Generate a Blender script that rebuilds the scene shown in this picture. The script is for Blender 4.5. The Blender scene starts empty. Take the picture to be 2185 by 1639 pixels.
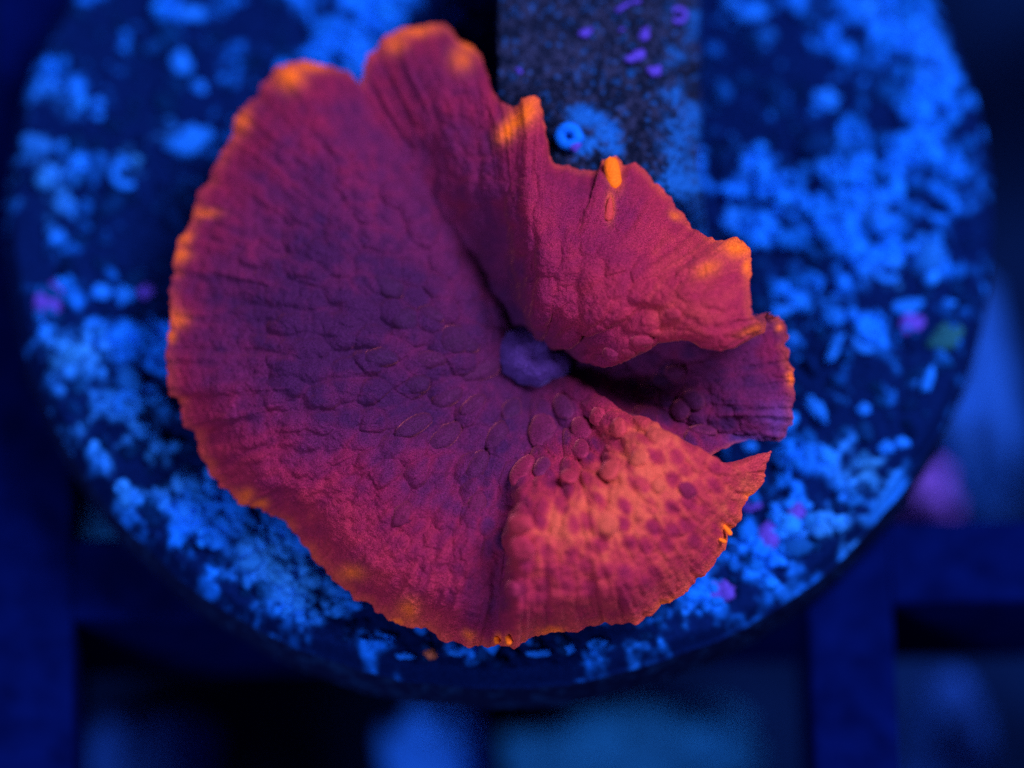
import bpy, math, random
import numpy as np
from mathutils import Vector, Matrix

random.seed(7)
RNG = np.random.default_rng(11)
scn = bpy.context.scene
COL = scn.collection

# ------------------------------------------------------------------ camera
U = 1.19e-5                      # metres per photograph pixel at the focal plane (frame about 26 mm wide)
W, H = 2185.0, 1639.0
TILT = math.radians(18.0)
DIST = 0.150
ZF = 330.0                       # focal height above the disc, in pixel units
TARGET = Vector((0, 0, ZF * U))
CAM = TARGET + DIST * Vector((0, -math.sin(TILT), math.cos(TILT)))
cam_data = bpy.data.cameras.new("camera")
cam = bpy.data.objects.new("camera", cam_data)
COL.objects.link(cam)
cam.location = CAM
cam.rotation_euler = (TILT, 0, 0)
cam_data.sensor_width = 36.0
cam_data.lens = 36.0 * DIST / (W * U)
cam_data.clip_start = 0.005
cam_data.clip_end = 5.0
cam_data.dof.use_dof = True
cam_data.dof.focus_distance = DIST
APERTURE = 0.0110
cam_data.dof.aperture_fstop = (cam_data.lens / 1000.0) / APERTURE
cam_data.dof.aperture_blades = 7
scn.camera = cam
RIGHT = Vector((1, 0, 0))
UP = Vector((0, math.cos(TILT), math.sin(TILT)))
FWD = (TARGET - CAM).normalized()

# ------------------------------------------------------------------ world, lamps, exposure
world = bpy.data.worlds.new("World")
scn.world = world
world.use_nodes = True
bg = world.node_tree.nodes["Background"]
bg.inputs[0].default_value = (0.32, 0.18, 0.62, 1)
bg.inputs[1].default_value = 0.13

def area_lamp(name, loc, target, size, power, col):
    d = bpy.data.lights.new(name, 'AREA')
    d.shape = 'DISK'
    d.size = size
    d.energy = power
    d.color = col
    o = bpy.data.objects.new(name, d)
    COL.objects.link(o)
    o.location = loc
    o.rotation_euler = (Vector(target) - Vector(loc)).to_track_quat('-Z', 'Y').to_euler()
    return o
# first lamp: the aquarium's overhead actinic fixture (blue and violet with a red channel)
area_lamp("aquarium_or_fill_lamp", (0.165, 0.095, 0.265), (0, 0, 0), 0.15, 1.6, (0.80, 0.62, 1.0))
area_lamp("aquarium_or_fill_lamp", (-0.15, -0.22, 0.24), (0, 0, 0), 0.10, 0.72, (0.70, 0.60, 1.0))  # added fill lamp, brightens the stones below and the west side

scn.render.engine = 'CYCLES'
scn.view_settings.view_transform = 'Standard'
scn.view_settings.look = 'None'
scn.view_settings.exposure = 0.0
scn.view_settings.gamma = 1.0
scn.cycles.use_denoising = False

# ------------------------------------------------------------------ helpers
def at(px, py, z):
    """pixel-unit arrays (px, py, height z in pixel units) -> world points on the plane of that height"""
    px = np.asarray(px, float); py = np.asarray(py, float); z = np.asarray(z, float) * U
    px, py, z = np.broadcast_arrays(px, py, z)
    a = (px - W / 2) * U / DIST
    b = (H / 2 - py) * U / DIST
    d = np.stack([a * RIGHT[i] + b * UP[i] + FWD[i] for i in range(3)], -1)
    s = (z - CAM.z) / d[..., 2]
    return np.array(CAM) + d * s[..., None]

def pt(px, py, z):
    return Vector(at(px, py, z).tolist())

def hash2(ix, iy, seed):
    n = (ix.astype(np.int64) * 374761393 + iy.astype(np.int64) * 668265263 + seed * 974711) & 0x7fffffff
    n = ((n ^ (n >> 13)) * 1274126177) & 0x7fffffff
    n = ((n ^ (n >> 16)) * 1103515245) & 0x7fffffff
    return (n & 0xffffff) / float(0xffffff)

def vnoise(x, y, seed=0):
    ix = np.floor(x); iy = np.floor(y)
    fx = x - ix; fy = y - iy
    fx = fx * fx * fx * (fx * (fx * 6 - 15) + 10); fy = fy * fy * fy * (fy * (fy * 6 - 15) + 10)
    a = hash2(ix, iy, seed); b = hash2(ix + 1, iy, seed)
    c = hash2(ix, iy + 1, seed); d = hash2(ix + 1, iy + 1, seed)
    return (a * (1 - fx) + b * fx) * (1 - fy) + (c * (1 - fx) + d * fx) * fy

def fbm(x, y, octs=4, seed=0, gain=0.5):
    s = 0; amp = 1; tot = 0
    for o in range(octs):
        s = s + amp * vnoise(x * 2 ** o + 17.3 * o, y * 2 ** o - 9.1 * o, seed + o)
        tot += amp; amp *= gain
    return s / tot

def worley(x, y, size, seed, ux=None, uy=None, an=1.0):
    """distance to nearest and second cell point, distance stretched by `an` along (ux, uy)"""
    gx = np.floor(x / size); gy = np.floor(y / size)
    f1 = np.full(x.shape, 1e9); f2 = np.full(x.shape, 1e9); idv = np.zeros(x.shape)
    rng = range(-2, 3) if an > 1.2 else range(-1, 2)
    for i in rng:
        for j in rng:
            cx = gx + i; cy = gy + j
            px = (cx + 0.15 + 0.7 * hash2(cx, cy, seed)) * size
            py = (cy + 0.15 + 0.7 * hash2(cx, cy, seed + 5)) * size
            dx = x - px; dy = y - py
            if ux is not None:
                r = dx * ux + dy * uy; t = -dx * uy + dy * ux
                d = np.sqrt((r / an) ** 2 + t ** 2)
            else:
                d = np.sqrt(dx * dx + dy * dy)
            near = d < f1
            f2 = np.where(near, f1, np.minimum(f2, d))
            idv = np.where(near, hash2(cx, cy, seed + 9), idv)
            f1 = np.where(near, d, f1)
    return f1 / size, f2 / size, idv

def smooth(a, b, x):
    t = np.clip((x - a) / (b - a), 0, 1)
    return t * t * (3 - 2 * t)

def pchip(xk, yk, x):
    """monotone cubic interpolation; yk (K, ...) along axis 0"""
    xk = np.asarray(xk, float); yk = np.asarray(yk, float)
    sh = (-1,) + (1,) * (yk.ndim - 1)
    h = np.diff(xk).reshape(sh); dl = np.diff(yk, axis=0) / h
    m = np.zeros_like(yk)
    w1 = 2 * h[1:] + h[:-1]; w2 = h[1:] + 2 * h[:-1]
    p = dl[:-1] * dl[1:]
    with np.errstate(divide='ignore', invalid='ignore'):
        hm = (w1 + w2) / (w1 / dl[:-1] + w2 / dl[1:])
    m[1:-1] = np.where(p > 0, hm, 0)
    m[0] = dl[0]; m[-1] = dl[-1]
    i = np.clip(np.searchsorted(xk, x) - 1, 0, len(xk) - 2)
    hh = (xk[i + 1] - xk[i]); t = (x - xk[i]) / hh
    t = t.reshape(sh); hh = hh.reshape(sh)
    t2 = t * t; t3 = t2 * t
    return (yk[i] * (2 * t3 - 3 * t2 + 1) + m[i] * hh * (t3 - 2 * t2 + t)
            + yk[i + 1] * (-2 * t3 + 3 * t2) + m[i + 1] * hh * (t3 - t2))

def blobs(x, y, lst):
    """sum of soft round spots (px, py, radius[, radius_y[, angle]])"""
    s = np.zeros(x.shape)
    for b in lst:
        rx = b[2]; ry = b[3] if len(b) > 3 else rx; an = math.radians(b[4]) if len(b) > 4 else 0
        dx = x - b[0]; dy = y - b[1]
        u = dx * math.cos(an) + dy * math.sin(an); v = -dx * math.sin(an) + dy * math.cos(an)
        s = np.maximum(s, np.exp(-((u / rx) ** 2 + (v / ry) ** 2)))
    return s

def mesh_np(name, co, faces, mat, col=None, parent=None, smooth_shade=True):
    me = bpy.data.meshes.new(name)
    co = np.ascontiguousarray(co, dtype=np.float32).reshape(-1, 3)
    faces = np.ascontiguousarray(faces, dtype=np.int32)
    nf, k = faces.shape
    me.vertices.add(len(co)); me.vertices.foreach_set("co", co.ravel())
    me.loops.add(nf * k); me.loops.foreach_set("vertex_index", faces.ravel())
    me.polygons.add(nf)
    me.polygons.foreach_set("loop_start", np.arange(0, nf * k, k, dtype=np.int32))
    me.update(calc_edges=True)
    if smooth_shade:
        me.polygons.foreach_set("use_smooth", np.ones(nf, dtype=bool))
    if col is not None:
        a = me.attributes.new("pigment_shade", 'FLOAT_COLOR', 'POINT')
        c4 = np.ones((len(co), 4), dtype=np.float32); c4[:, :3] = np.asarray(col).reshape(-1, 3)
        a.data.foreach_set("color", c4.ravel())
    me.materials.append(mat)
    o = bpy.data.objects.new(name, me)
    COL.objects.link(o)
    if parent: o.parent = parent
    return o

def grid_faces(nr, nt, wrap=True, base=0, flip=False):
    r = np.arange(nr - 1)[:, None]; t = np.arange(nt if wrap else nt - 1)[None, :]
    t2 = (t + 1) % nt
    a = r * nt + t; b = r * nt + t2; c = (r + 1) * nt + t2; d = (r + 1) * nt + t
    f = np.stack([a, b, c, d] if not flip else [a, d, c, b], -1).reshape(-1, 4)
    return f + base

def tag(o, label=None, cat=None, group=None, kind=None):
    if label: o["label"] = label
    if cat: o["category"] = cat
    if group: o["group"] = group
    if kind: o["kind"] = kind
    return o

def empty(name, loc):
    o = bpy.data.objects.new(name, None)
    o.empty_display_size = 0.002
    COL.objects.link(o); o.location = loc
    return o

def place(o, parent):
    """parent keeping world coordinates (parents are unrotated and unscaled empties)"""
    o.parent = parent
    o.matrix_parent_inverse = Matrix.Translation(parent.location).inverted()

# ------------------------------------------------------------------ materials
def material(name, base=None, rough=0.7, attr=True, spec=0.2, grain=(0, 1), bump=(0, 1), sheen=None, sss=0.0, coat=0.0):
    """Principled material; colour from the 'pigment' attribute or a base, times fine procedural grain (amount, scale per mm)"""
    m = bpy.data.materials.new(name); m.use_nodes = True
    nt = m.node_tree; N = nt.nodes; L = nt.links
    p = N["Principled BSDF"]
    p.inputs["Roughness"].default_value = rough
    p.inputs["Specular IOR Level"].default_value = spec
    tc = N.new("ShaderNodeTexCoord")
    mp = N.new("ShaderNodeMapping"); mp.inputs["Scale"].default_value = (1000, 1000, 1000)
    L.new(tc.outputs["Object"], mp.inputs["Vector"])
    if attr:
        src = N.new("ShaderNodeAttribute"); src.attribute_name = "pigment_shade"
        c = src.outputs["Color"]
    else:
        src = N.new("ShaderNodeRGB"); src.outputs[0].default_value = (*base, 1)
        c = src.outputs[0]
    if grain[0] > 0:
        no = N.new("ShaderNodeTexNoise"); no.inputs["Scale"].default_value = grain[1]
        no.inputs["Detail"].default_value = 3.0
        L.new(mp.outputs[0], no.inputs["Vector"])
        mr = N.new("ShaderNodeMapRange")
        mr.inputs["From Min"].default_value = 0.3; mr.inputs["From Max"].default_value = 0.7
        mr.inputs["To Min"].default_value = 1 - grain[0]; mr.inputs["To Max"].default_value = 1 + grain[0]
        L.new(no.outputs["Fac"], mr.inputs["Value"])
        mx = N.new("ShaderNodeMix"); mx.data_type = 'RGBA'; mx.blend_type = 'MULTIPLY'
        mx.inputs["Factor"].default_value = 1.0
        L.new(c, mx.inputs["A"]); L.new(mr.outputs[0], mx.inputs["B"])
        c = mx.outputs["Result"]
    L.new(c, p.inputs["Base Color"])
    if bump[0] > 0:
        nb = N.new("ShaderNodeTexNoise"); nb.inputs["Scale"].default_value = bump[1]
        nb.inputs["Detail"].default_value = 4.0
        L.new(mp.outputs[0], nb.inputs["Vector"])
        bm = N.new("ShaderNodeBump"); bm.inputs["Strength"].default_value = bump[0]
        bm.inputs["Distance"].default_value = 0.00006
        L.new(nb.outputs["Fac"], bm.inputs["Height"])
        L.new(bm.outputs["Normal"], p.inputs["Normal"])
    if sheen:
        p.inputs["Sheen Weight"].default_value = sheen[0]
        p.inputs["Sheen Roughness"].default_value = 0.35
        p.inputs["Sheen Tint"].default_value = (*sheen[1], 1)
    return m

M_coral = material("coral_tissue", rough=0.75, spec=0.05, grain=(0.72, 46.0), bump=(0.6, 16.0), sheen=(0.35, (1.0, 0.22, 0.25)))
M_vesicle = material("coral_vesicle", rough=0.7, spec=0.08, grain=(0.70, 46.0), bump=(0.5, 16.0), sheen=(0.6, (1.0, 0.25, 0.28)))
M_mouth = material("coral_mouth", base=(0.055, 0.028, 0.17), attr=False, rough=0.7, spec=0.05, grain=(0.5, 30.0), bump=(0.5, 9.0), sheen=(0.4, (0.35, 0.25, 1.0)))
M_disc = material("encrusted_ceramic", rough=0.85, spec=0.0, grain=(0.25, 9.0), bump=(0.6, 6.0))
M_slab = material("dark_reef_rock", rough=0.85, spec=0.02, grain=(0.45, 16.0), bump=(0.9, 12.0))
M_crust = material("purple_coralline", base=(0.07, 0.055, 0.50), attr=False, rough=0.8, spec=0.0, grain=(0.35, 10.0), bump=(0.7, 9.0))
M_chip = material("pale_shell", base=(0.008, 0.18, 0.80), attr=False, rough=0.8, spec=0.0, grain=(0.2, 8.0), bump=(0.4, 8.0))
M_green = material("green_algae", base=(0.008, 0.10, 0.15), attr=False, rough=0.9, spec=0.05, grain=(0.3, 9.0), bump=(0.6, 9.0))
M_fleck = material("orange_fleck", base=(0.38, 0.13, 0.07), attr=False, rough=0.8, spec=0.05, grain=(0.3, 9.0))
M_tube = material("chalky_tube", base=(0.006, 0.20, 0.95), attr=False, rough=0.8, spec=0.0, grain=(0.12, 12.0), bump=(0.3, 12.0))
M_bar = material("rack_plastic", base=(0.0005, 0.004, 0.058), attr=False, rough=0.6, spec=0.0, grain=(0.3, 1.2))
M_floor = material("tank_sand", base=(0.0015, 0.010, 0.05), attr=False, rough=0.9, spec=0.0, grain=(0.3, 0.4))

# ------------------------------------------------------------------ setting below: tank floor and the egg-crate rack
ZR = -260.0       # top of the rack = underside of the disc
ZFL = -1500.0     # tank floor
fl = at([-6000, 8200, 8200, -6000], [7000, 7000, -5200, -5200], ZFL)
n = 24
fx = np.linspace(-0.10, 0.10, n); X, Y = np.meshgrid(fx, fx)
Z = ZFL * U + 0.0009 * (fbm(X * 400, Y * 400, 3, 3) - 0.5)
o = mesh_np("tank_floor", np.stack([X, Y, Z], -1), grid_faces(n, n, wrap=False), M_floor)
tag(o, kind="structure")

def box_bar(name, p0, p1, width, ztop, depth, parent, bev=14):
    """straight bar of rectangular section with rounded upper edges between two world points (x, y)"""
    d = Vector((p1[0] - p0[0], p1[1] - p0[1], 0)); L = d.length; d.normalize()
    s = Vector((-d.y, d.x, 0))
    w = width * U / 2; zt = ztop * U; zb = (ztop - depth) * U; b = bev * U
    prof = [(-w, zb), (-w, zt - b), (-w + b * .3, zt - b * .3), (-w + b, zt), (w - b, zt), (w - b * .3, zt - b * .3), (w, zt - b), (w, zb)]
    co = []
    for e in (0, L):
        base = Vector((p0[0], p0[1], 0)) + d * e
        for (u, z) in prof:
            q = base + s * u; co.append((q.x, q.y, z))
    k = len(prof)
    me = bpy.data.meshes.new(name)
    fs = [[i, (i + 1) % k, k + (i + 1) % k, k + i] for i in range(k)] + [list(range(k))[::-1], list(range(k, 2 * k))]
    me.from_pydata(co, [], fs); me.update()
    me.materials.append(M_bar)
    ob = bpy.data.objects.new(name, me); COL.objects.link(ob)
    place(ob, parent)
    return ob

rack = empty("frag_rack", pt(1065, 1240, ZR))
tag(rack, "dark navy plastic grid rack holding the round coral disc", "rack")
ROT = math.radians(1.2)
rc = pt(65, 1237, ZR)                                 # crossing point of the bars seen at lower left
pitch = 1760 * U * 1.03; bw = 190.0
ex = Vector((math.cos(ROT), math.sin(ROT), 0)); ey = Vector((-math.sin(ROT), math.cos(ROT), 0))
def node(i, j):
    q = rc + ex * pitch * i + ey * pitch * j
    return (q.x, q.y)
for i in (-1, 0, 1, 2):
    a = Vector(node(i, -1.0)); b = Vector(node(i, 1.6))
    box_bar("bar", a, b, bw, ZR, 470, rack)
for j in (0, 1):
    for i in (-1, 0, 1):
        a = Vector(node(i, j)); b = Vector(node(i + 1, j))
        dd = (b - a).normalized() * (bw / 2 * U)
        box_bar("bar", a + dd, b - dd, bw, ZR - 4, 470, rack)

# rubble lying on the tank floor far below the focus
def stone(px, py, rx, ry, rz, colr, label, seed, rotz=0.0, zc=None):
    zc = ZFL + rz * 0.8 if zc is None else zc
    nu, nv = 40, 24
    th = np.linspace(0, 2 * np.pi, nu, endpoint=False)[None, :]; ph = np.linspace(0.02, np.pi - 0.02, nv)[:, None]
    x = np.sin(ph) * np.cos(th); y = np.sin(ph) * np.sin(th); z = np.cos(ph) + 0 * th
    f = 0.78 + 0.5 * (fbm(x * 1.7 + seed, y * 1.7 + z * 1.3, 3, seed) ) 
    def sq(v): return np.sign(v) * np.abs(v) ** 0.75
    co = np.stack([sq(x) * rx * f, sq(y) * ry * f, sq(z) * rz * f], -1) * U
    R = np.array(Matrix.Rotation(rotz, 3, 'Z'))
    co = co @ R.T + np.array(pt(px, py, zc))
    co[..., 2] = np.maximum(co[..., 2], ZFL * U)
    o = mesh_np("rubble_stone", co, grid_faces(nv, nu, flip=False), colr)
    tag(o, label, "stone")
    return o
def stone_mat(nm, c):
    return material(nm, base=c, attr=False, rough=0.85, spec=0.1, grain=(0.4, 0.8), bump=(0.5, 2.0))
M_sb = stone_mat("blue_rubble", (0.012, 0.20, 0.95))
M_sc = stone_mat("deep_blue_rubble", (0.006, 0.09, 0.46))
M_st = stone_mat("teal_rubble", (0.008, 0.19, 0.52))
M_sd = stone_mat("dim_blue_rubble", (0.005, 0.06, 0.34))
M_sp = stone_mat("violet_rubble", (0.13, 0.08, 0.55))
stone(925, 1625, 120, 110, 240, M_sb, "bright blue blurred stone below the rack cell in front of the disc", 3)
stone(1340, 1610, 290, 110, 210, M_st, "wide teal blurred slab of rubble below the rack cell in front of the disc", 5, 0.12)
stone(330, 1640, 150, 140, 150, M_sd, "dim blue blurred stone beside the bright blue stone below the rack", 8)
stone(2010, 1600, 110, 160, 170, M_sd, "dim blue blurred stone in the corner rack cell past the bar crossing", 9)
stone(2050, 840, 120, 300, 280, M_sc, "tall blue blurred stone below the rack beside the dark disc rim", 12, 0.1)
stone(1965, 1075, 80, 80, 240, M_sp, "violet blurred stone below the rack beside the tall blue stone", 14, 0.2)
stone(200, 1080, 130, 150, 150, M_st, "small teal blurred stone below the rack near the lower disc edge", 15)

# ------------------------------------------------------------------ round frag disc
DC = pt(1065, 436, 0.0)
RD = (pt(1065 + 1055, 436, 0) - DC).length
RDu = RD / U
disc = empty("frag_disc", (DC.x, DC.y, ZR * U))
tag(disc, "round ceramic frag disc crusted with pale blue specks and dark patches under the coral", "frag disc")

def px_of(P):
    """world points -> photograph pixels (for placing colour patches on the disc's own map)"""
    v = P - np.array(CAM)
    d = v @ np.array(FWD)
    return W / 2 + (v @ np.array(RIGHT)) / d * DIST / U, H / 2 - (v @ np.array(UP)) / d * DIST / U

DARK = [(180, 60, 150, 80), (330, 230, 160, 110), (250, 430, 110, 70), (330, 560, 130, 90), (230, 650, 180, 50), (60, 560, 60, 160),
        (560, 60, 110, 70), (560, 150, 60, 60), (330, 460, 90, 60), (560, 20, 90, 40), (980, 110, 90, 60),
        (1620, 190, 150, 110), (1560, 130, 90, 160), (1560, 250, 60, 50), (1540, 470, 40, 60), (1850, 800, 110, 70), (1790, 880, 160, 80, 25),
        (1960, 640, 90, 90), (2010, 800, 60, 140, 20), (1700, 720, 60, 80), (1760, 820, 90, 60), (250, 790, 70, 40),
        (1650, 960, 60, 60), (2080, 560, 60, 60), (1080, 1400, 420, 45), (300, 1010, 60, 30)]  # includes the coral's cast shadow, painted along its left and lower edges
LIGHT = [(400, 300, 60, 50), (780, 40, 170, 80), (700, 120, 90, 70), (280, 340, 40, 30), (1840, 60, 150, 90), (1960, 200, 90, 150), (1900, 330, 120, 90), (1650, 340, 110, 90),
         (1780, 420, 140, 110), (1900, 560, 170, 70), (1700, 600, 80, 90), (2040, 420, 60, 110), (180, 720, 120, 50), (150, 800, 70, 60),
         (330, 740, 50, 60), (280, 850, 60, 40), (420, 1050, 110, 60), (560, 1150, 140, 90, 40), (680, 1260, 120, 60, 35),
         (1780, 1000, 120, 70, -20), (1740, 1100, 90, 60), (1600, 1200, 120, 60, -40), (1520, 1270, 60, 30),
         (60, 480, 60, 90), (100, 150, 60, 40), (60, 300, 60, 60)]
TEAL = [(230, 900, 150, 110), (330, 1000, 120, 90), (150, 760, 80, 60), (90, 380, 80, 120), (300, 330, 80, 80), (620, 1230, 150, 70, 35), (1850, 1000, 80, 60), (1780, 1130, 80, 60), (1900, 600, 60, 40)]

def disc_colour(x, y):
    sp, sp2, sid = worley(x, y, 34.0, 41)
    f = fbm(x / 70, y / 70, 4, 21)
    fine = fbm(x / 17, y / 17, 3, 27)
    v = 0.22 + 1.5 * (f - 0.5) + 0.8 * (fine - 0.5) + 0.22 * (0.5 - sp) + 1.1 * (fbm(x / 34, y / 34, 2, 29) - 0.5)
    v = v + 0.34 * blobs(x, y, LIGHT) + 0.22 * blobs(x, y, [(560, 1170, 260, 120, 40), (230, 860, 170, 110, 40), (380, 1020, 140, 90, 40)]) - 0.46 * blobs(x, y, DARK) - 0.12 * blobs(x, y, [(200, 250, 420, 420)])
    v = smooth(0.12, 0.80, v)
    te = np.clip(blobs(x, y, TEAL) * 0.8 + 0.7 * (fbm(x / 110, y / 110, 3, 33) - 0.55), 0, 1)
    lo = np.array([0.0012, 0.010, 0.075]); hi = np.array([0.006, 0.19, 0.92]); hit = np.array([0.022, 0.24, 0.66])
    h = hi * (1 - te[..., None]) + hit * te[..., None]
    return lo + (h - lo) * (v[..., None] ** 1.25), v

NR, NT = 300, 1100
rr = np.concatenate([np.linspace(0.02, 0.975, NR - 14), np.linspace(0.979, 1.0, 14)])
th = np.linspace(0, 2 * np.pi, NT, endpoint=False)
Rg, Tg = np.meshgrid(rr, th, indexing='ij')
edge = 1 + 0.012 * (fbm(np.cos(Tg) * 9, np.sin(Tg) * 9, 4, 5) - 0.5)
X = DC.x + RD * Rg * edge * np.cos(Tg); Y = DC.y + RD * Rg * edge * np.sin(Tg)
pxg, pyg = px_of(np.stack([X, Y, np.zeros_like(X)], -1))
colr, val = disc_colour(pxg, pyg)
w1, w2, wid = worley(pxg, pyg, 40.0, 63)
hgt = 34 * (fbm(pxg / 90, pyg / 90, 4, 51) - 0.5) + 16 * (val - 0.3) + 11 * np.clip(0.55 - w1, 0, 1) * (wid > 0.35) + 10 * (fbm(pxg / 14, pyg / 14, 2, 57) - 0.5)
fade = 1 - smooth(0.955, 1.0, Rg)
Zd = hgt * (0.35 + 0.65 * fade) - 46 * smooth(0.965, 1.0, Rg) ** 2
top = np.stack([X, Y, Zd * U], -1)
# the rim: a rough vertical side, then the underside
rim = []; rimc = []
ns = 22
for k in range(1, ns + 1):
    f = k / ns
    z = -46 + (ZR + 46) * f
    bul = 1 + 0.006 * math.sin(f * math.pi) - 0.03 * smooth(0.75, 1, np.array(f)) + 0.006 * (fbm(th * 40, th * 0 + f * 7, 3, 71) - 0.5)
    r = RD * bul * edge[-1]
    rim.append(np.stack([DC.x + r * np.cos(th), DC.y + r * np.sin(th), np.full(NT, z * U)], -1))
    g = smooth(0.5, 0.8, fbm(th * 60, th * 0 + f * 9, 3, 77))[:, None]
    rimc.append(np.array([0.003, 0.009, 0.05]) * (1 - g) + np.array([0.005, 0.03, 0.12]) * g)
rim.append(np.stack([DC.x + 0.01 * RD * np.cos(th), DC.y + 0.01 * RD * np.sin(th), np.full(NT, ZR * U)], -1)); rimc.append(rimc[-1])
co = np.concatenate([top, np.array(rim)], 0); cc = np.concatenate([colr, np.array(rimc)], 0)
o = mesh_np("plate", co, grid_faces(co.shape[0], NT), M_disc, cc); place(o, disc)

def disc_z(x, y):
    x = np.atleast_1d(np.asarray(x, float)); y = np.atleast_1d(np.asarray(y, float))
    _, v = disc_colour(x, y)
    a1, a2, aid = worley(x, y, 40.0, 63)
    return 34 * (fbm(x / 90, y / 90, 4, 51) - 0.5) + 16 * (v - 0.3) + 11 * np.clip(0.55 - a1, 0, 1) * (aid > 0.35)

# grit and tiny nodules crusting the disc: too many to count
def unit_blob(nu, nv):
    t = np.linspace(0, 2 * np.pi, nu, endpoint=False)[None, :]; p = np.linspace(0.004, np.pi - 0.004, nv)[:, None]
    return np.stack([np.sin(p) * np.cos(t), np.sin(p) * np.sin(t), np.cos(p) + 0 * t], -1)
ub = unit_blob(7, 5); uf = grid_faces(5, 7)
NG = 5200
gx = RNG.uniform(-40, 2200, NG * 2); gy = RNG.uniform(-120, 1440, NG * 2)
P = at(gx, gy, 0); dd = np.hypot(P[:, 0] - DC.x, P[:, 1] - DC.y) / RD
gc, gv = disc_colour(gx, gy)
keep = (dd < 0.965) & (RNG.random(NG * 2) < 0.15 + 1.0 * gv)
gx, gy, gc, gv = gx[keep], gy[keep], gc[keep], gv[keep]
gz = disc_z(gx, gy)
P = at(gx, gy, gz)
sz = RNG.gamma(3.0, 2.6, len(gx)) + 4
sx = sz * RNG.uniform(0.7, 1.8, len(gx)); ang = RNG.uniform(0, 6.28, len(gx))
loc = ub[None] * np.stack([sx, sz, sz * 0.75], -1)[:, None, None, :]
loc = loc * (1 + 0.35 * (RNG.random(loc.shape[:3]) - 0.5))[..., None]
ca, sa = np.cos(ang)[:, None, None], np.sin(ang)[:, None, None]
loc = np.stack([loc[..., 0] * ca - loc[..., 1] * sa, loc[..., 0] * sa + loc[..., 1] * ca, loc[..., 2]], -1) * U
co = (P[:, None, None, :] + loc).reshape(-1, 3)
br = RNG.uniform(0.55, 1.25, len(gx))[:, None]
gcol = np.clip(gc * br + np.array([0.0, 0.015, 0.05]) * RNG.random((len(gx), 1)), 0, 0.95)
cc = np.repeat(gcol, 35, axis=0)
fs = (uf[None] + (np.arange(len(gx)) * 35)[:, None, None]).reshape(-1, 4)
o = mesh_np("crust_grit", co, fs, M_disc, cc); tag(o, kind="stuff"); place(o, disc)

# chips, rings and growth patches big enough to pick out on the disc
def chip(name, px, py, rx, ry, mat, ang=0.0, h=14, seed=1, parent=disc, z=None):
    nu, nv = 20, 8
    t = np.linspace(0, 2 * np.pi, nu, endpoint=False)[None, :]; p = np.linspace(0.05, np.pi - 0.05, nv)[:, None]
    x = np.sin(p) * np.cos(t); y = np.sin(p) * np.sin(t); zz = np.cos(p) + 0 * t
    f = 0.45 + 1.0 * fbm(x * 2.3 + seed * 3.1, y * 2.3 + zz, 3, seed)
    co = np.stack([x * rx * f, y * ry * f, zz * h * f], -1) * U
    R = np.array(Matrix.Rotation(math.radians(ang), 3, 'Z'))
    zb = float(disc_z(px, py)[0]) if z is None else z
    co = co @ R.T + at(px, py, zb + h * 0.35)
    o = mesh_np(name, co, grid_faces(nv, nu), mat); place(o, parent); return o

def ring(name, px, py, r, tube, mat, z, tilt=(0.0, 0.0), gap=0.0, parent=disc, squash=0.6):
    nu, nv = 36, 12
    a0 = gap / 2; t = np.linspace(a0, 2 * np.pi - gap / 2 if gap else 2 * np.pi * (1 - 1 / nu), nu)[:, None]
    v = np.linspace(0, 2 * np.pi, nv, endpoint=False)[None, :]
    tb = tube * (0.85 + 0.3 * fbm(np.cos(t) * 2 + px, np.sin(t) * 2, 2, 3))
    x = (r + tb * np.cos(v)) * np.cos(t); y = (r + tb * np.cos(v)) * np.sin(t); zz = tb * squash * np.sin(v)
    co = np.stack([x, y, zz], -1).reshape(-1, 3) * U
    R = np.array(Matrix.Rotation(tilt[0], 3, 'X') @ Matrix.Rotation(tilt[1], 3, 'Y'))
    co = co @ R.T + at(px, py, z)
    g = grid_faces(nu, nv, wrap=True)
    if not gap:
        last = (nu - 1) * nv; j = np.arange(nv); j2 = (j + 1) % nv
        g = np.concatenate([g, np.stack([last + j, last + j2, j2, j], -1)])
    o = mesh_np(name, co, g, mat); place(o, parent); return o

for i, (x, y, rx, ry, a, h) in enumerate([
        (1600, 34, 44, 18, 6, 16), (1560, 8, 24, 16, 0, 12), (405, 300, 50, 40, 10, 22), (400, 30, 40, 20, 0, 16), (425, 185, 22, 14, -30, 12), (210, 220, 17, 13, 0, 10), (208, 245, 14, 10, 0, 10),
        (385, 135, 26, 34, 0, 14), (1760, 215, 34, 26, 15, 16), (1663, 668, 34, 13, 18, 12), (1690, 722, 15, 13, 0, 10), (1780, 745, 12, 44, -25, 12),
        (1935, 655, 40, 20, 10, 14), (2025, 648, 18, 12, 20, 10), (1980, 810, 13, 30, -20, 12), (1842, 872, 18, 16, 0, 10), (1740, 870, 16, 40, 30, 12), (1890, 955, 22, 18, 0, 12), (1925, 945, 18, 15, 0, 10),
        (265, 630, 24, 24, 0, 14), (215, 625, 24, 20, 0, 12), (1560, 475, 30, 36, 15, 14), (1600, 955, 16, 18, 0, 10), (975, 1393, 26, 9, 0, 8), (1148, 1395, 30, 8, 3, 8), (1275, 1375, 22, 13, 10, 8), (1215, 1383, 15, 15, 0, 8), (865, 1400, 24, 10, 0, 8)]):
    chip("shell_chip", x, y, rx, ry, M_chip, a, h, i + 1)
for i, (x, y, rx, ry) in enumerate([(105, 640, 36, 44), (310, 622, 22, 20), (1640, 1145, 27, 36), (1945, 690, 26, 30), (1700, 1095, 22, 20), (1540, 1260, 30, 26), (1600, 1075, 24, 18)]):
    chip("coralline_patch", x, y, rx, ry, M_crust, 0, 10, i + 30)
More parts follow.
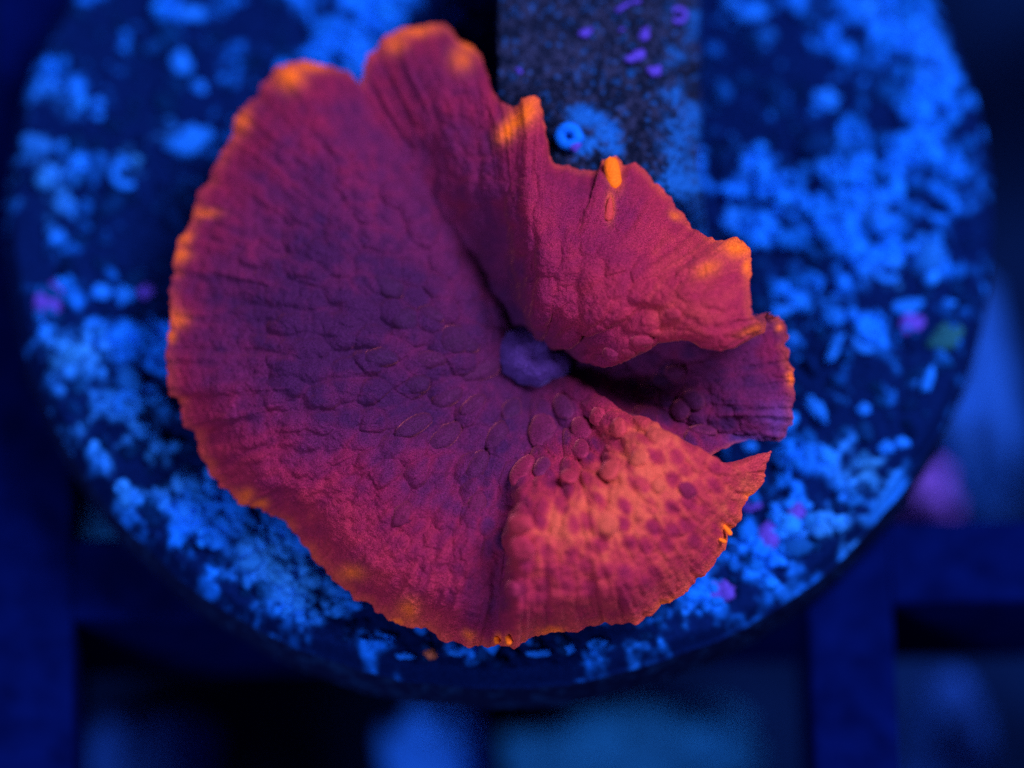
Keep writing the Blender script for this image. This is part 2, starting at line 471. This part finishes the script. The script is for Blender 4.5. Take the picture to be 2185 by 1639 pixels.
chip("algae_patch", 2018, 720, 40, 34, M_green, 20, 18, 3)
chip("orange_sponge", 920, 1396, 17, 12, M_fleck, 0, 7, 5)
for (x, y, r, tb, g) in [(1848, 725, 22, 10, 0.9), (275, 860, 22, 10, 1.2), (1895, 575, 24, 9, 1.4), (420, 1060, 18, 9, 1.6), (270, 370, 28, 9, 1.9)]:
    ring("worm_tube", x, y, r, tb, M_chip, float(disc_z(x, y)[0]) + 4, gap=g)

# ------------------------------------------------------------------ dark rock slab that carries the coral
ZS = 312.0
slab = empty("reef_rock", pt(1290, 300, 0))
tag(slab, "dark speckled rock slab on the disc behind the red coral", "rock")
nx, ny = 300, 420
sxv = np.linspace(0, 1, nx); syv = np.linspace(-260, 640, ny)
SX, SY = np.meshgrid(sxv, syv)
wob = 16 * (fbm(SY / 120, SY * 0, 3, 81) - 0.5)
xl = 1068 + wob + 0 * SY; xr = 1490 + 14 * smooth(300, 500, SY) + 12 * (fbm(SY / 90, SY * 0 + 5, 3, 82) - 0.5)
xt = xr - 70 - 16 * (fbm(SY / 70, SY * 0 + 9, 3, 83) - 0.5)
s0, s1, s2, s3 = 0.10, 0.70, 0.90, 1.0
XX = np.where(SX < s0, xl, np.where(SX < s1, xl + (xt - xl) * (SX - s0) / (s1 - s0), np.where(SX < s2, xt + (xr - xt) * (SX - s1) / (s2 - s1), xr)))
ZZ = np.where(SX < s0, -20 + (ZS + 20) * SX / s0, np.where(SX < s1, ZS, np.where(SX < s2, ZS - 95 * ((SX - s1) / (s2 - s1)) ** 1.3, (ZS - 95) * (1 - (SX - s2) / (s3 - s2)) - 20)))
XX = XX - 22 * smooth(0.0, 0.10, SX) * (1 - smooth(0.10, 0.12, SX)) * 0
endf = smooth(-255, -215, SY)
ZZ = ZZ * endf - 20 * (1 - endf)
under = smooth(400, 520, SY) * 0.68 + 0.22 * smooth(1200, 1080, XX) * smooth(180, 300, SY)
ZZ = ZZ * (1 - np.clip(under, 0, 0.72))
rough = 20 * (fbm(XX / 60, SY / 60, 4, 85) - 0.5) + 12 * (fbm(XX / 12, SY / 12, 3, 86) - 0.5)
pit1, _, pid = worley(XX, SY, 30, 87)
ZZ = ZZ + rough * smooth(40, 200, ZZ) - 10 * np.clip(0.4 - pit1, 0, 1) * (pid > 0.5) * smooth(200, 240, ZZ)
vv = fbm(XX / 26, SY / 26, 4, 88); fine = fbm(XX / 7, SY / 7, 3, 89)
sp1, _, sid = worley(XX, SY, 21, 90)
speck = smooth(0.66, 0.76, fbm(XX / 11, SY / 11, 3, 93)) * 0.7 + smooth(0.30, 0.10, sp1) * (sid > 0.90)
base = np.array([0.004, 0.010, 0.030]); brown = np.array([0.021, 0.034, 0.090]); blue = np.array([0.008, 0.13, 0.50]); cy = np.array([0.014, 0.20, 0.62])
b1 = smooth(0.40, 0.72, vv * 0.45 + 0.55 * fbm(XX / 5, SY / 8, 2, 95))[..., None]
cs = base * (1 - b1) + brown * b1
side = smooth(0.64, 0.76, SX + 0.10 * (fine - 0.5)) * (0.35 + 0.65 * smooth(0.3, 0.6, fine)) * smooth(0.36, 0.66, fbm(XX / 40, SY / 40, 4, 91) + 0.28 * blobs(XX, SY, [(1460, 380, 60, 160), (1450, 250, 40, 60)]) - 0.05)  # paints the light on the bevel side as patchy brighter blue
dep_lit = np.maximum(side * 0.9, smooth(0.30, 0.62, blobs(XX, SY, [(1255, 250, 60, 32, 15), (1300, 285, 36, 34), (1310, 320, 30, 18), (1450, 395, 60, 60), (1240, 310, 50, 30)]) * (0.35 + 0.9 * fine)))
dep_lit = np.maximum(dep_lit, 0.55 * np.clip(speck, 0, 1))[..., None]
cs = cs * (1 - dep_lit) + blue * dep_lit
o = mesh_np("rock_body", at(XX, SY, ZZ), grid_faces(ny, nx, wrap=False), M_slab, cs); place(o, slab)
for i, (x, y, rx, ry, a) in enumerate([(1250, 70, 16, 12, 20), (1326, 64, 8, 5, 10), (1375, 72, 12, 18, 0), (1362, 118, 18, 15, 30), (1345, 125, 13, 10, 0), (1397, 152, 16, 17, 0), (1330, 14, 26, 7, 35), (1355, 4, 16, 6, 10), (1108, 152, 6, 9, 30), (1222, 265, 4, 4, 0)]):
    chip("coralline_patch", x, y, rx, ry, M_crust, a, 6, i + 50, slab, ZS + 1)
chip("coralline_patch", 1228, 314, 15, 9, M_crust, 20, 6, 71, slab, ZS + 22)
ring("coralline_patch", 1448, 32, 15, 6, M_crust, ZS - 18, parent=slab)
tw = ring("tube_worm", 1213, 292, 19, 13.5, M_tube, ZS + 16, tilt=(0.25, -0.1), parent=slab, squash=0.8)
tw.parent = None
tw.matrix_parent_inverse = Matrix.Identity(4)
tag(tw, "tiny bright blue ring-shaped worm tube on the dark rock slab", "worm tube")

# ------------------------------------------------------------------ mushroom coral
C = np.array([1140.0, 768.0])
OUT = [(357, 720), (360, 660), (368, 600), (378, 530), (398, 490), (415, 440), (440, 390), (470, 335), (495, 290), (510, 240), (545, 205), (575, 165),
       (600, 140), (650, 130), (700, 142), (742, 155), (768, 180), (780, 130), (805, 100), (835, 65), (870, 54), (950, 54), (975, 80), (1015, 105),
       (1032, 140), (1045, 180), (1082, 226), (1100, 222), (1118, 207), (1140, 206), (1155, 235), (1165, 290), (1176, 338), (1205, 352), (1250, 368), (1282, 366), (1290, 338),
       (1318, 336), (1330, 354), (1362, 352), (1400, 390), (1440, 435), (1480, 480), (1530, 510), (1556, 508), (1585, 513), (1601, 540), (1606, 575), (1597, 602),
       (1602, 650), (1616, 685), (1625, 710), (1640, 668), (1662, 676), (1678, 712), (1680, 760), (1695, 800), (1693, 850), (1688, 900), (1664, 940), (1600, 940),
       (1545, 958), (1508, 985), (1562, 992), (1602, 976), (1645, 963), (1634, 1000), (1630, 1025), (1596, 1060), (1576, 1110), (1565, 1132), (1545, 1170), (1510, 1215),
       (1470, 1255), (1420, 1290), (1352, 1330), (1300, 1330), (1210, 1350), (1130, 1365), (1090, 1382), (1060, 1380), (960, 1372), (920, 1350), (900, 1335), (860, 1335),
       (800, 1295), (750, 1270), (700, 1225), (650, 1165), (620, 1125), (560, 1090), (500, 1065), (480, 1040), (435, 985), (415, 920), (390, 905), (380, 850), (362, 840), (358, 780)]
RK = [0.05, 0.30, 0.60, 0.85, 1.0]
# meridians: outline point -> heights at RK, pigment with painted lobe shading (0 deep purple .. 1 orange red) at RK, optional own track of the meridian
MER = [
 ((357, 720), (210, 280, 280, 240, 185), (.02, .03, .06, .20, .42), None),
 ((415, 440), (210, 280, 285, 250, 195), (.02, .05, .11, .25, .40), None),
 ((600, 140), (200, 250, 285, 270, 210), (.02, .06, .20, .30, .45), None),
 ((768, 180), (190, 195, 235, 260, 250), (.02, .02, .18, .30, .38), None),
 ((900, 54), (195, 250, 330, 335, 250), (.02, .10, .26, .32, .45), None),
 ((1082, 226), (195, 325, 390, 395, 365), (.05, .20, .30, .34, .34), None),
 ((1130, 206), (195, 360, 425, 425, 400), (.08, .28, .40, .50, .70), None),
 ((1230, 360), (200, 380, 430, 420, 370), (.10, .36, .38, .36, .46), None),
 ((1305, 338), (200, 390, 440, 430, 390), (.12, .42, .42, .40, .55), None),
 ((1440, 435), (205, 395, 450, 430, 380), (.15, .48, .52, .60, .62), None),
 ((1585, 513), (205, 395, 465, 475, 445), (.18, .50, .62, .72, .80), None),
 ((1602, 650), (205, 380, 470, 500, 480), (.18, .42, .66, .66, .60), ((1195, 735), (1290, 700), (1430, 640), (1520, 650), (1602, 650))),
 ((1625, 710), (195, 330, 420, 445, 435), (.12, .38, .56, .52, .50), ((1192, 742), (1300, 774), (1440, 708), (1535, 748), (1625, 710))),
 ((1640, 668), (185, 215, 250, 285, 300), (.02, .08, .10, .12, .30), ((1188, 735), (1285, 735), (1430, 672), (1530, 690), (1640, 668))),
 ((1680, 760), (175, 170, 215, 245, 265), (.0, .05, .12, .08, .35), ((1200, 765), (1330, 792), (1480, 785), (1590, 775), (1680, 760))),
 ((1693, 850), (175, 172, 215, 245, 245), (.0, .06, .12, .18, .45), ((1200, 775), (1335, 820), (1490, 845), (1600, 850), (1693, 850))),
 ((1664, 940), (175, 175, 205, 205, 185), (.0, .10, .16, .16, .22), ((1198, 785), (1330, 850), (1480, 910), (1580, 930), (1664, 940))),
 ((1508, 985), (180, 200, 265, 280, 270), (.02, .15, .30, .35, .30), ((1190, 795), (1310, 870), (1420, 935), (1470, 962), (1508, 985))),
 ((1645, 963), (180, 230, 320, 330, 300), (.05, .30, .70, .72, .72), ((1185, 800), (1290, 885), (1440, 975), (1560, 995), (1645, 963))),
 ((1596, 1060), (185, 265, 385, 350, 270), (.05, .35, .95, .80, .85), None),
 ((1510, 1215), (185, 255, 405, 340, 230), (.05, .28, .95, .68, .82), None),
 ((1300, 1330), (185, 245, 395, 330, 190), (.05, .20, .85, .62, .72), None),
 ((1105, 1375), (185, 235, 370, 325, 180), (.05, .14, .62, .60, .78), None),
 ((1050, 1379), (185, 235, 270, 235, 140), (.03, .10, .26, .24, .62), None),
 ((900, 1335), (185, 245, 265, 235, 130), (.03, .08, .30, .50, .72), None),
 ((650, 1165), (185, 250, 262, 225, 115), (.03, .06, .28, .54, .70), None),
 ((480, 1040), (190, 255, 265, 228, 125), (.03, .05, .22, .48, .64), None),
 ((390, 905), (200, 265, 275, 240, 150), (.02, .03, .13, .36, .56), None)]

# parameter along the outline: pixel length, the folded stretch widened so that it gets enough rows
OP = np.array(OUT, float)
seg = np.hypot(*(np.roll(OP, -1, 0) - OP).T)
for i, p in enumerate(OUT):
    if 1595 <= p[0] <= 1700 and 640 <= p[1] <= 960: seg[i] = max(seg[i] * 1.2, 75)
    if (1500 <= p[0] <= 1650) and 930 <= p[1] <= 1000: seg[i] = max(seg[i], 80)
tk = np.concatenate([[0], np.cumsum(seg)]); TT = tk[-1]
def out_param(p):
    if p in OUT: return tk[OUT.index(p)]
    best = None
    for i in range(len(OUT)):
        a = OP[i]; b = OP[(i + 1) % len(OUT)]; u = np.clip(np.dot(np.array(p) - a, b - a) / np.dot(b - a, b - a), 0, 1)
        d = np.hypot(*(a + (b - a) * u - p))
        if best is None or d < best[0]: best = (d, tk[i] + seg[i] * u)
    return best[1]
mt = np.array([out_param(m[0]) for m in MER])
NTc, NRc = 1300, 330
tt = np.linspace(0, TT, NTc, endpoint=False)
OPc = np.vstack([OP, OP[:1]])
def wrapk(k, v):
    return np.concatenate([k[-3:] - TT, k, k[:3] + TT]), np.concatenate([v[-3:], v, v[:3]], 0)
ok, ov = wrapk(tk[:-1], OP)
O = pchip(ok, ov, tt)
ker = np.hanning(41); ker /= ker.sum()
pad = np.concatenate([O[-60:], O, O[:60]])
Os = np.stack([np.convolve(pad[:, i], ker, 'same')[60:-60] for i in range(2)], -1)
mz = np.array([m[1] for m in MER], float); mc = np.array([m[2] for m in MER], float)
md = np.zeros((len(MER), 5, 2))
for i, m in enumerate(MER):
    if m[3]:
        for k in range(5):
            jj = int(round(mt[i] / TT * NTc)) % NTc; ww = float(smooth(0.55, 0.97, np.array(RK[k])))
            md[i, k] = np.array(m[3][k]) - (C + (Os[jj] + (O[jj] - Os[jj]) * ww - C) * RK[k])
net = np.concatenate([mz[..., None], mc[..., None], md], -1)      # (M, 5, 4)
kk, vv_ = wrapk(mt, net)
netT = pchip(kk, vv_, tt)                                          # (NTc, 5, 4)
rk = np.concatenate([np.linspace(0.05, 0.9, NRc - 50), np.linspace(0.9, 1.0, 51)[1:]])
NRc = len(rk)
S = pchip(RK, np.moveaxis(netT, 1, 0), rk)                         # (NRc, NTc, 4)
Rr = rk[:, None]; out_w = smooth(0.55, 0.97, Rr)
XYo = Os[None] + (O - Os)[None] * out_w[..., None]
XY = C + (XYo - C) * Rr[..., None] + S[..., 2:4]
Zc = S[..., 0].copy(); Pg = S[..., 1].copy()
x = XY[..., 0].copy(); y = XY[..., 1].copy()
ux = XYo[..., 0] - C[0]; uy = XYo[..., 1] - C[1]; ul = np.hypot(ux, uy); ux /= ul; uy /= ul
rpx = ul * Rr

# broad ruffles and folds
Zc += 26 * (fbm(x / 190, y / 190, 3, 101) - 0.5) * smooth(0.1, 0.4, Rr)
tau = tt[None, :] + 14 * (fbm(x / 130, y / 130, 2, 103) - 0.5) * 2
# normals of the smooth surface
def normals(x, y, z):
    P = np.stack([x, -y, z], -1)
    dr = np.gradient(P, axis=0); dt = (np.roll(P, -1, 1) - np.roll(P, 1, 1)) / 2
    n = np.cross(dr, dt); n /= np.linalg.norm(n, axis=-1, keepdims=True) + 1e-9
    return n
nrm = normals(x, y, Zc)
if nrm[..., 2].mean() < 0: nrm = -nrm
# vesicles: rounded swellings stretched along the rays, coarse near the mouth, finer outwards
a1, a2, aid = worley(x, y, 54.0, 111, ux, uy, 1.45)
b1_, b2_, bid = worley(x, y, 30.0, 121, ux, uy, 1.5)
bumpA = np.clip(1 - (a1 / 0.58) ** 2, 0, 1) ** 0.65 * (0.45 + 0.55 * aid)
bumpB = np.clip(1 - (b1_ / 0.60) ** 2, 0, 1) ** 0.7 * (0.4 + 0.6 * bid)
midw = smooth(0.06, 0.2, Rr) * (1 - smooth(0.55, 0.9, Rr))
SEw = blobs(x, y, [(1330, 1060, 260, 170, -8), (1180, 1120, 130, 120)])
NEw = blobs(x, y, [(1180, 460, 330, 200, 30), (900, 280, 220, 180)])
ampA = 22 * midw * (1 - 0.55 * NEw); ampB = 7.5 * smooth(0.25, 0.5, Rr) * (1 - 0.55 * smooth(0.8, 1, Rr)) * (1 - 0.5 * NEw)
# rays: fine ribs that run to the margin
rib = 3.2 * (fbm(tau / 17.0, rpx / 210.0, 3, 131) - 0.5) * (0.3 + 1.0 * fbm(tau / 70, rpx / 90.0, 2, 133))
ribw = smooth(0.5, 0.85, Rr) * (1 - 0.9 * blobs(x, y, [(1590, 985, 150, 75)]))
ampR = 4.6 * ribw * (1 - 0.35 * NEw)
fineN = 5.0 * (fbm(x / 9, y / 9, 3, 137) - 0.5)
disp = ampA * bumpA + ampB * bumpB + ampR * rib + fineN
disp -= 16 * (1 - smooth(0.99, 1.0, Rr)) * 0
x2 = x + nrm[..., 0] * disp; y2 = y - nrm[..., 1] * disp; z2 = Zc + nrm[..., 2] * disp
# crenulated margin
cren = 17.0 * (fbm(tau / 22, tau * 0 + 3, 3, 139) - 0.5) * smooth(0.9, 1.0, Rr) * (1 - 0.8 * blobs(x, y, [(1600, 980, 110, 60)]))
x2 += ux * cren; y2 += uy * cren
# pigment, with lobe shading painted in
stops = np.array([0, .18, .38, .62, .82, 1.0])
ramp = np.array([(0.045, 0.010, 0.062), (0.105, 0.013, 0.072), (0.195, 0.014, 0.062), (0.325, 0.024, 0.060), (0.45, 0.050, 0.058), (0.60, 0.112, 0.062)])
cell = np.clip(a2 - a1, 0, 1); cellB = np.clip(b2_ - b1_, 0, 1)
netw = smooth(0.30, 0.02, cell); netB = smooth(0.28, 0.02, cellB)          # pale seams between vesicles
d1_, d2_, did = worley(x, y, 44.0, 127, ux, uy, 1.25)
dots = smooth(0.52, 0.10, d1_) * (0.35 + 0.65 * did)
halo = np.exp(-((d1_ - 0.46) / 0.10) ** 2)                             # dark vesicle crowns, with their translucent rim glow painted as a ring
Pg2 = Pg + SEw * (0.10 * netw + 0.06 * netB + 0.10 * halo - 0.42 * dots + 0.04)
Pg2 += (1 - SEw) * (0.04 * netw * midw - 0.07 * dots * smooth(0.3, 0.5, Rr))
Pg2 += 0.06 * rib * ribw + 0.30 * (fbm(x / 75, y / 75, 4, 141) - 0.5) - 0.10 * blobs(x, y, [(640, 700, 200, 270, 15), (720, 870, 150, 70)]) + 0.12 * (fbm(x / 18, y / 18, 3, 143) - 0.5)  # west interior darkened to paint in its shade
Pg2 = np.clip(Pg2, 0, 1)
cc = np.stack([np.interp(Pg2, stops, ramp[:, i]) for i in range(3)], -1)
ORANGE = [(620, 165, 28, 26), (660, 142, 40, 14), (845, 92, 26, 20, -40), (880, 64, 50, 14), (985, 125, 24, 26), (1000, 95, 20, 24), (1122, 240, 34, 22, -60), (1084, 280, 26, 18, -55), (1104, 256, 32, 17, -58),
          (1308, 365, 14, 34, -12), (1302, 440, 9, 30, 0), (1572, 530, 28, 20), (1595, 570, 12, 22), (1510, 575, 30, 16, -30), (1600, 705, 26, 10, -20),
          (378, 682, 24, 18), (366, 718, 10, 14), (392, 545, 18, 14), (398, 510, 16, 14), (440, 455, 28, 10), (520, 262, 16, 24), (525, 1058, 20, 16), (555, 1075, 16, 12), (872, 1302, 24, 26), (850, 1328, 16, 10),
          (750, 1222, 30, 18), (1062, 1366, 9, 13), (1085, 1368, 9, 14), (1552, 1128, 14, 9, 40), (1545, 1152, 13, 6), (1600, 1060, 16, 10, 40), (1440, 460, 14, 9, 40), (1000, 1352, 14, 10), (1180, 1352, 30, 10), (1690, 808, 10, 16), (1660, 700, 8, 8), (1420, 1288, 26, 10, -30)]
strong = [1.0 if ORANGE[i][:2] in ((620, 165), (1122, 240), (1084, 280), (1104, 256), (1308, 365), (1572, 530), (1552, 1128)) else 0.62 for i in range(len(ORANGE))]
og = np.zeros(x.shape)
for b, s_ in zip(ORANGE, strong):
    og = np.maximum(og, s_ * blobs(x, y, [b]))
og = np.clip(og * (0.75 + 0.5 * fbm(x / 12, y / 12, 3, 151)), 0, 1) * smooth(0.4, 0.6, Rr)
rimo = 0.30 * smooth(0.955, 0.995, Rr) * fbm(tau / 40, Rr * 0 + tau * 0, 3, 153)
og = np.clip(og + rimo, 0, 1)[..., None]
cc = cc * (1 - og) + np.array([0.95, 0.20, 0.015]) * og
blu = blobs(x, y, [(1665, 900, 36, 50), (1610, 940, 60, 18)])[..., None] * 0.6
cc = cc * (1 - blu) + np.array([0.07, 0.05, 0.28]) * blu
topP = at(x2, y2, z2)
# underside: rounded lip, then back in to the stalk
und = []; uc = []
ob = XY[-1]; oz = z2[-1]; nb_ = 18
for k in range(1, nb_ + 1):
    f = k / nb_
    rq = 1 - 0.010 * (1 - math.cos(min(f * 5, 1) * math.pi)) - 0.68 * float(smooth(0.10, 1.0, np.array(f)))
    row = int(np.argmin(np.abs(rk - rq)))
    th_ = 34 * math.sin(min(f * 4, 1) * math.pi / 2) + 50 * f
    lowz = float(smooth(0.8, 1.0, np.array(f)))
    zz = np.maximum((z2[row] - th_) * (1 - lowz) - 12 * lowz, -12)
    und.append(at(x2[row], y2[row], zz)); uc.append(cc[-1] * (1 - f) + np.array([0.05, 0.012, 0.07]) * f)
co = np.concatenate([topP, np.array(und)], 0); call = np.concatenate([cc, np.array(uc)], 0)
coral = empty("mushroom_coral", pt(1140, 720, 0))
tag(coral, "red and purple ruffled mushroom coral with orange-tipped margin on the round disc", "coral")
o = mesh_np("polyp_disc", co, grid_faces(co.shape[0], NTc, flip=True), M_coral, call); place(o, coral)

# mouth cone in the middle
nu, nv = 64, 30
t = np.linspace(0, 2 * np.pi, nu, endpoint=False)[None, :]; p = np.linspace(0.03, math.pi * 0.62, nv)[:, None]
f = 1 + 0.10 * np.cos(2 * (t - 0.7)) + 0.05 * np.sin(5 * t + 0.6) * np.sin(p) + 0.45 * (fbm(np.cos(t) * 2 + 4, np.sin(t) * 2 + p, 3, 161) - 0.5)
mx_ = np.sin(p) * np.cos(t) * 74 * f; my_ = np.sin(p) * np.sin(t) * 64 * f; mz_ = np.cos(p) * 62 * (0.9 + 0.2 * fbm(mx_ / 18, my_ / 18, 3, 163))
mz_ = mz_ - 26 * np.exp(-((mx_ - 6) ** 2 + (my_ + 4) ** 2) / 18 ** 2)
co = at(1136 + mx_, 764 + my_, 200 + mz_)
o = mesh_np("mouth", co, grid_faces(nv, nu, flip=True), M_mouth); place(o, coral)

# separate bladder-like vesicles that stand out around the mouth and on the crests
vis_z = z2.copy()
def surf(px, py):
    d2 = (x2 - px) ** 2 + (y2 - py) ** 2
    cand = d2 < 14 ** 2
    if not cand.any(): i = np.unravel_index(np.argmin(d2), d2.shape)
    else:
        zz = np.where(cand, z2, -1e9); i = np.unravel_index(np.argmax(zz), zz.shape)
    return i
VES = [(985, 722, 34, 27), (1012, 742, 26, 20), (1040, 800, 42, 20), (930, 775, 30, 22), (1150, 905, 38, 27), (1232, 908, 30, 22), (1262, 890, 26, 20), (1296, 766, 22, 19), (1372, 738, 22, 18), (1402, 722, 14, 12), (1432, 682, 19, 15),
       (1340, 765, 16, 12), (1400, 815, 24, 19), (1368, 842, 22, 18), (1430, 790, 26, 20), (1310, 905, 24, 18), (1110, 990, 32, 22), (1150, 985, 24, 18), (1290, 1000, 26, 22), (1225, 1010, 20, 17), (1350, 975, 22, 20), (1310, 1118, 30, 24),
       (1010, 1062, 32, 22), (850, 1100, 32, 24), (1480, 1050, 18, 16), (1410, 1025, 18, 15), (1100, 1110, 22, 30), (1108, 1180, 22, 26), (1085, 1260, 22, 30), (960, 860, 34, 22), (900, 830, 32, 22), (1010, 850, 34, 20), (880, 900, 36, 24), (960, 925, 34, 24), (1060, 920, 36, 24), (1020, 985, 34, 22),
       (870, 690, 32, 22), (840, 620, 34, 22), (930, 660, 30, 20), (820, 750, 34, 22), (1090, 860, 34, 20), (1190, 870, 26, 18), (1480, 860, 26, 20), (1500, 905, 26, 18), (1440, 880, 26, 20), (1240, 945, 26, 20), (1400, 920, 24, 18)]
nu, nv = 20, 12
ubl = unit_blob(nu, nv); vf = grid_faces(nv, nu)
order = sorted(VES, key=lambda v: v[0])
for k, (vx, vy, ra, rb) in enumerate(VES):
    i, j = surf(vx, vy)
    nn = nrm[i, j]
    dirv = np.array([ux[i, j], -uy[i, j], 0.0]); dirv -= nn * np.dot(dirv, nn); dirv /= np.linalg.norm(dirv) + 1e-9
    bin_ = np.cross(nn, dirv)
    w = ubl * np.array([ra, rb, rb * 0.66])
    w = w * np.array([RNG.uniform(0.9, 1.25), RNG.uniform(0.85, 1.2), 1.0]) * (1 + 0.35 * (fbm(ubl[..., 0] * 1.6 + k * 3.7, ubl[..., 1] * 1.6 + ubl[..., 2], 3, 171) - 0.5))[..., None]
    off = w[..., 0:1] * dirv + w[..., 1:2] * bin_ + w[..., 2:3] * nn
    base_c = cc[i, j]
    hz = ubl[..., 2]
    q = at(x2[i, j] + off[..., 0], y2[i, j] - off[..., 1], z2[i, j] + off[..., 2] - rb * (0.20 if vx > 1080 else 0.34))
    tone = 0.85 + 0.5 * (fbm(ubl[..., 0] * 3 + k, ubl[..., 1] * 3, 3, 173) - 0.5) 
    ringp = np.exp(-((hz - 0.25) / 0.28) ** 2)[..., None]  # brighter flank ring paints in the translucent rim glow
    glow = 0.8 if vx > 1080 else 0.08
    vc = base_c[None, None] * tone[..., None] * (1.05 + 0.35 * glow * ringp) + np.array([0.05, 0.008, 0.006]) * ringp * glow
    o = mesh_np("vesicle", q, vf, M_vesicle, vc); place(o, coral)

# stubby orange marginal tentacles
M_tip = material("coral_tip", base=(0.98, 0.22, 0.012), attr=False, rough=0.7, spec=0.05, grain=(0.2, 24.0), bump=(0.4, 14.0), sheen=(0.4, (1.0, 0.6, 0.25)))
M_tip2 = material("coral_tip_red", base=(0.50, 0.055, 0.055), attr=False, rough=0.7, spec=0.05, grain=(0.3, 30.0), bump=(0.4, 14.0))
for (x0, y0, x1, y1, r0, r1) in [(1314, 402, 1301, 334, 18, 15), (1561, 1142, 1544, 1120, 6, 4), (1550, 1157, 1534, 1150, 4.5, 3.5), (1298, 472, 1302, 420, 12, 5), (1088, 1376, 1082, 1356, 7, 6), (1062, 1374, 1058, 1358, 6, 6)]:
    i, j = surf((x0 + x1) / 2, (y0 + y1) / 2 + 6)
    zc = z2[i, j]
    nu, nv = 16, 14
    f = np.linspace(0, 1, nv)[:, None]; a = np.linspace(0, 2 * np.pi, nu, endpoint=False)[None, :]
    cap = np.sqrt(np.clip(1 - np.abs(2 * f - 1) ** 4, 0.001, 1))
    rad = (r0 + (r1 - r0) * f) * cap * (0.9 + 0.2 * fbm(f * 4 + x0, np.cos(a) + 2, 2, 181))
    dx, dy = x1 - x0, y1 - y0; L = math.hypot(dx, dy); dx /= L; dy /= L
    X_ = x0 + (x1 - x0) * f + rad * np.cos(a) * -dy; Y_ = y0 + (y1 - y0) * f + rad * np.cos(a) * dx
    Z_ = zc - 0.45 * rad + 0.8 * rad * np.sin(a) + 0 * f
    o = mesh_np("tentacle", at(X_, Y_, Z_), grid_faces(nv, nu), M_tip2 if y0 == 472 else M_tip); place(o, coral)
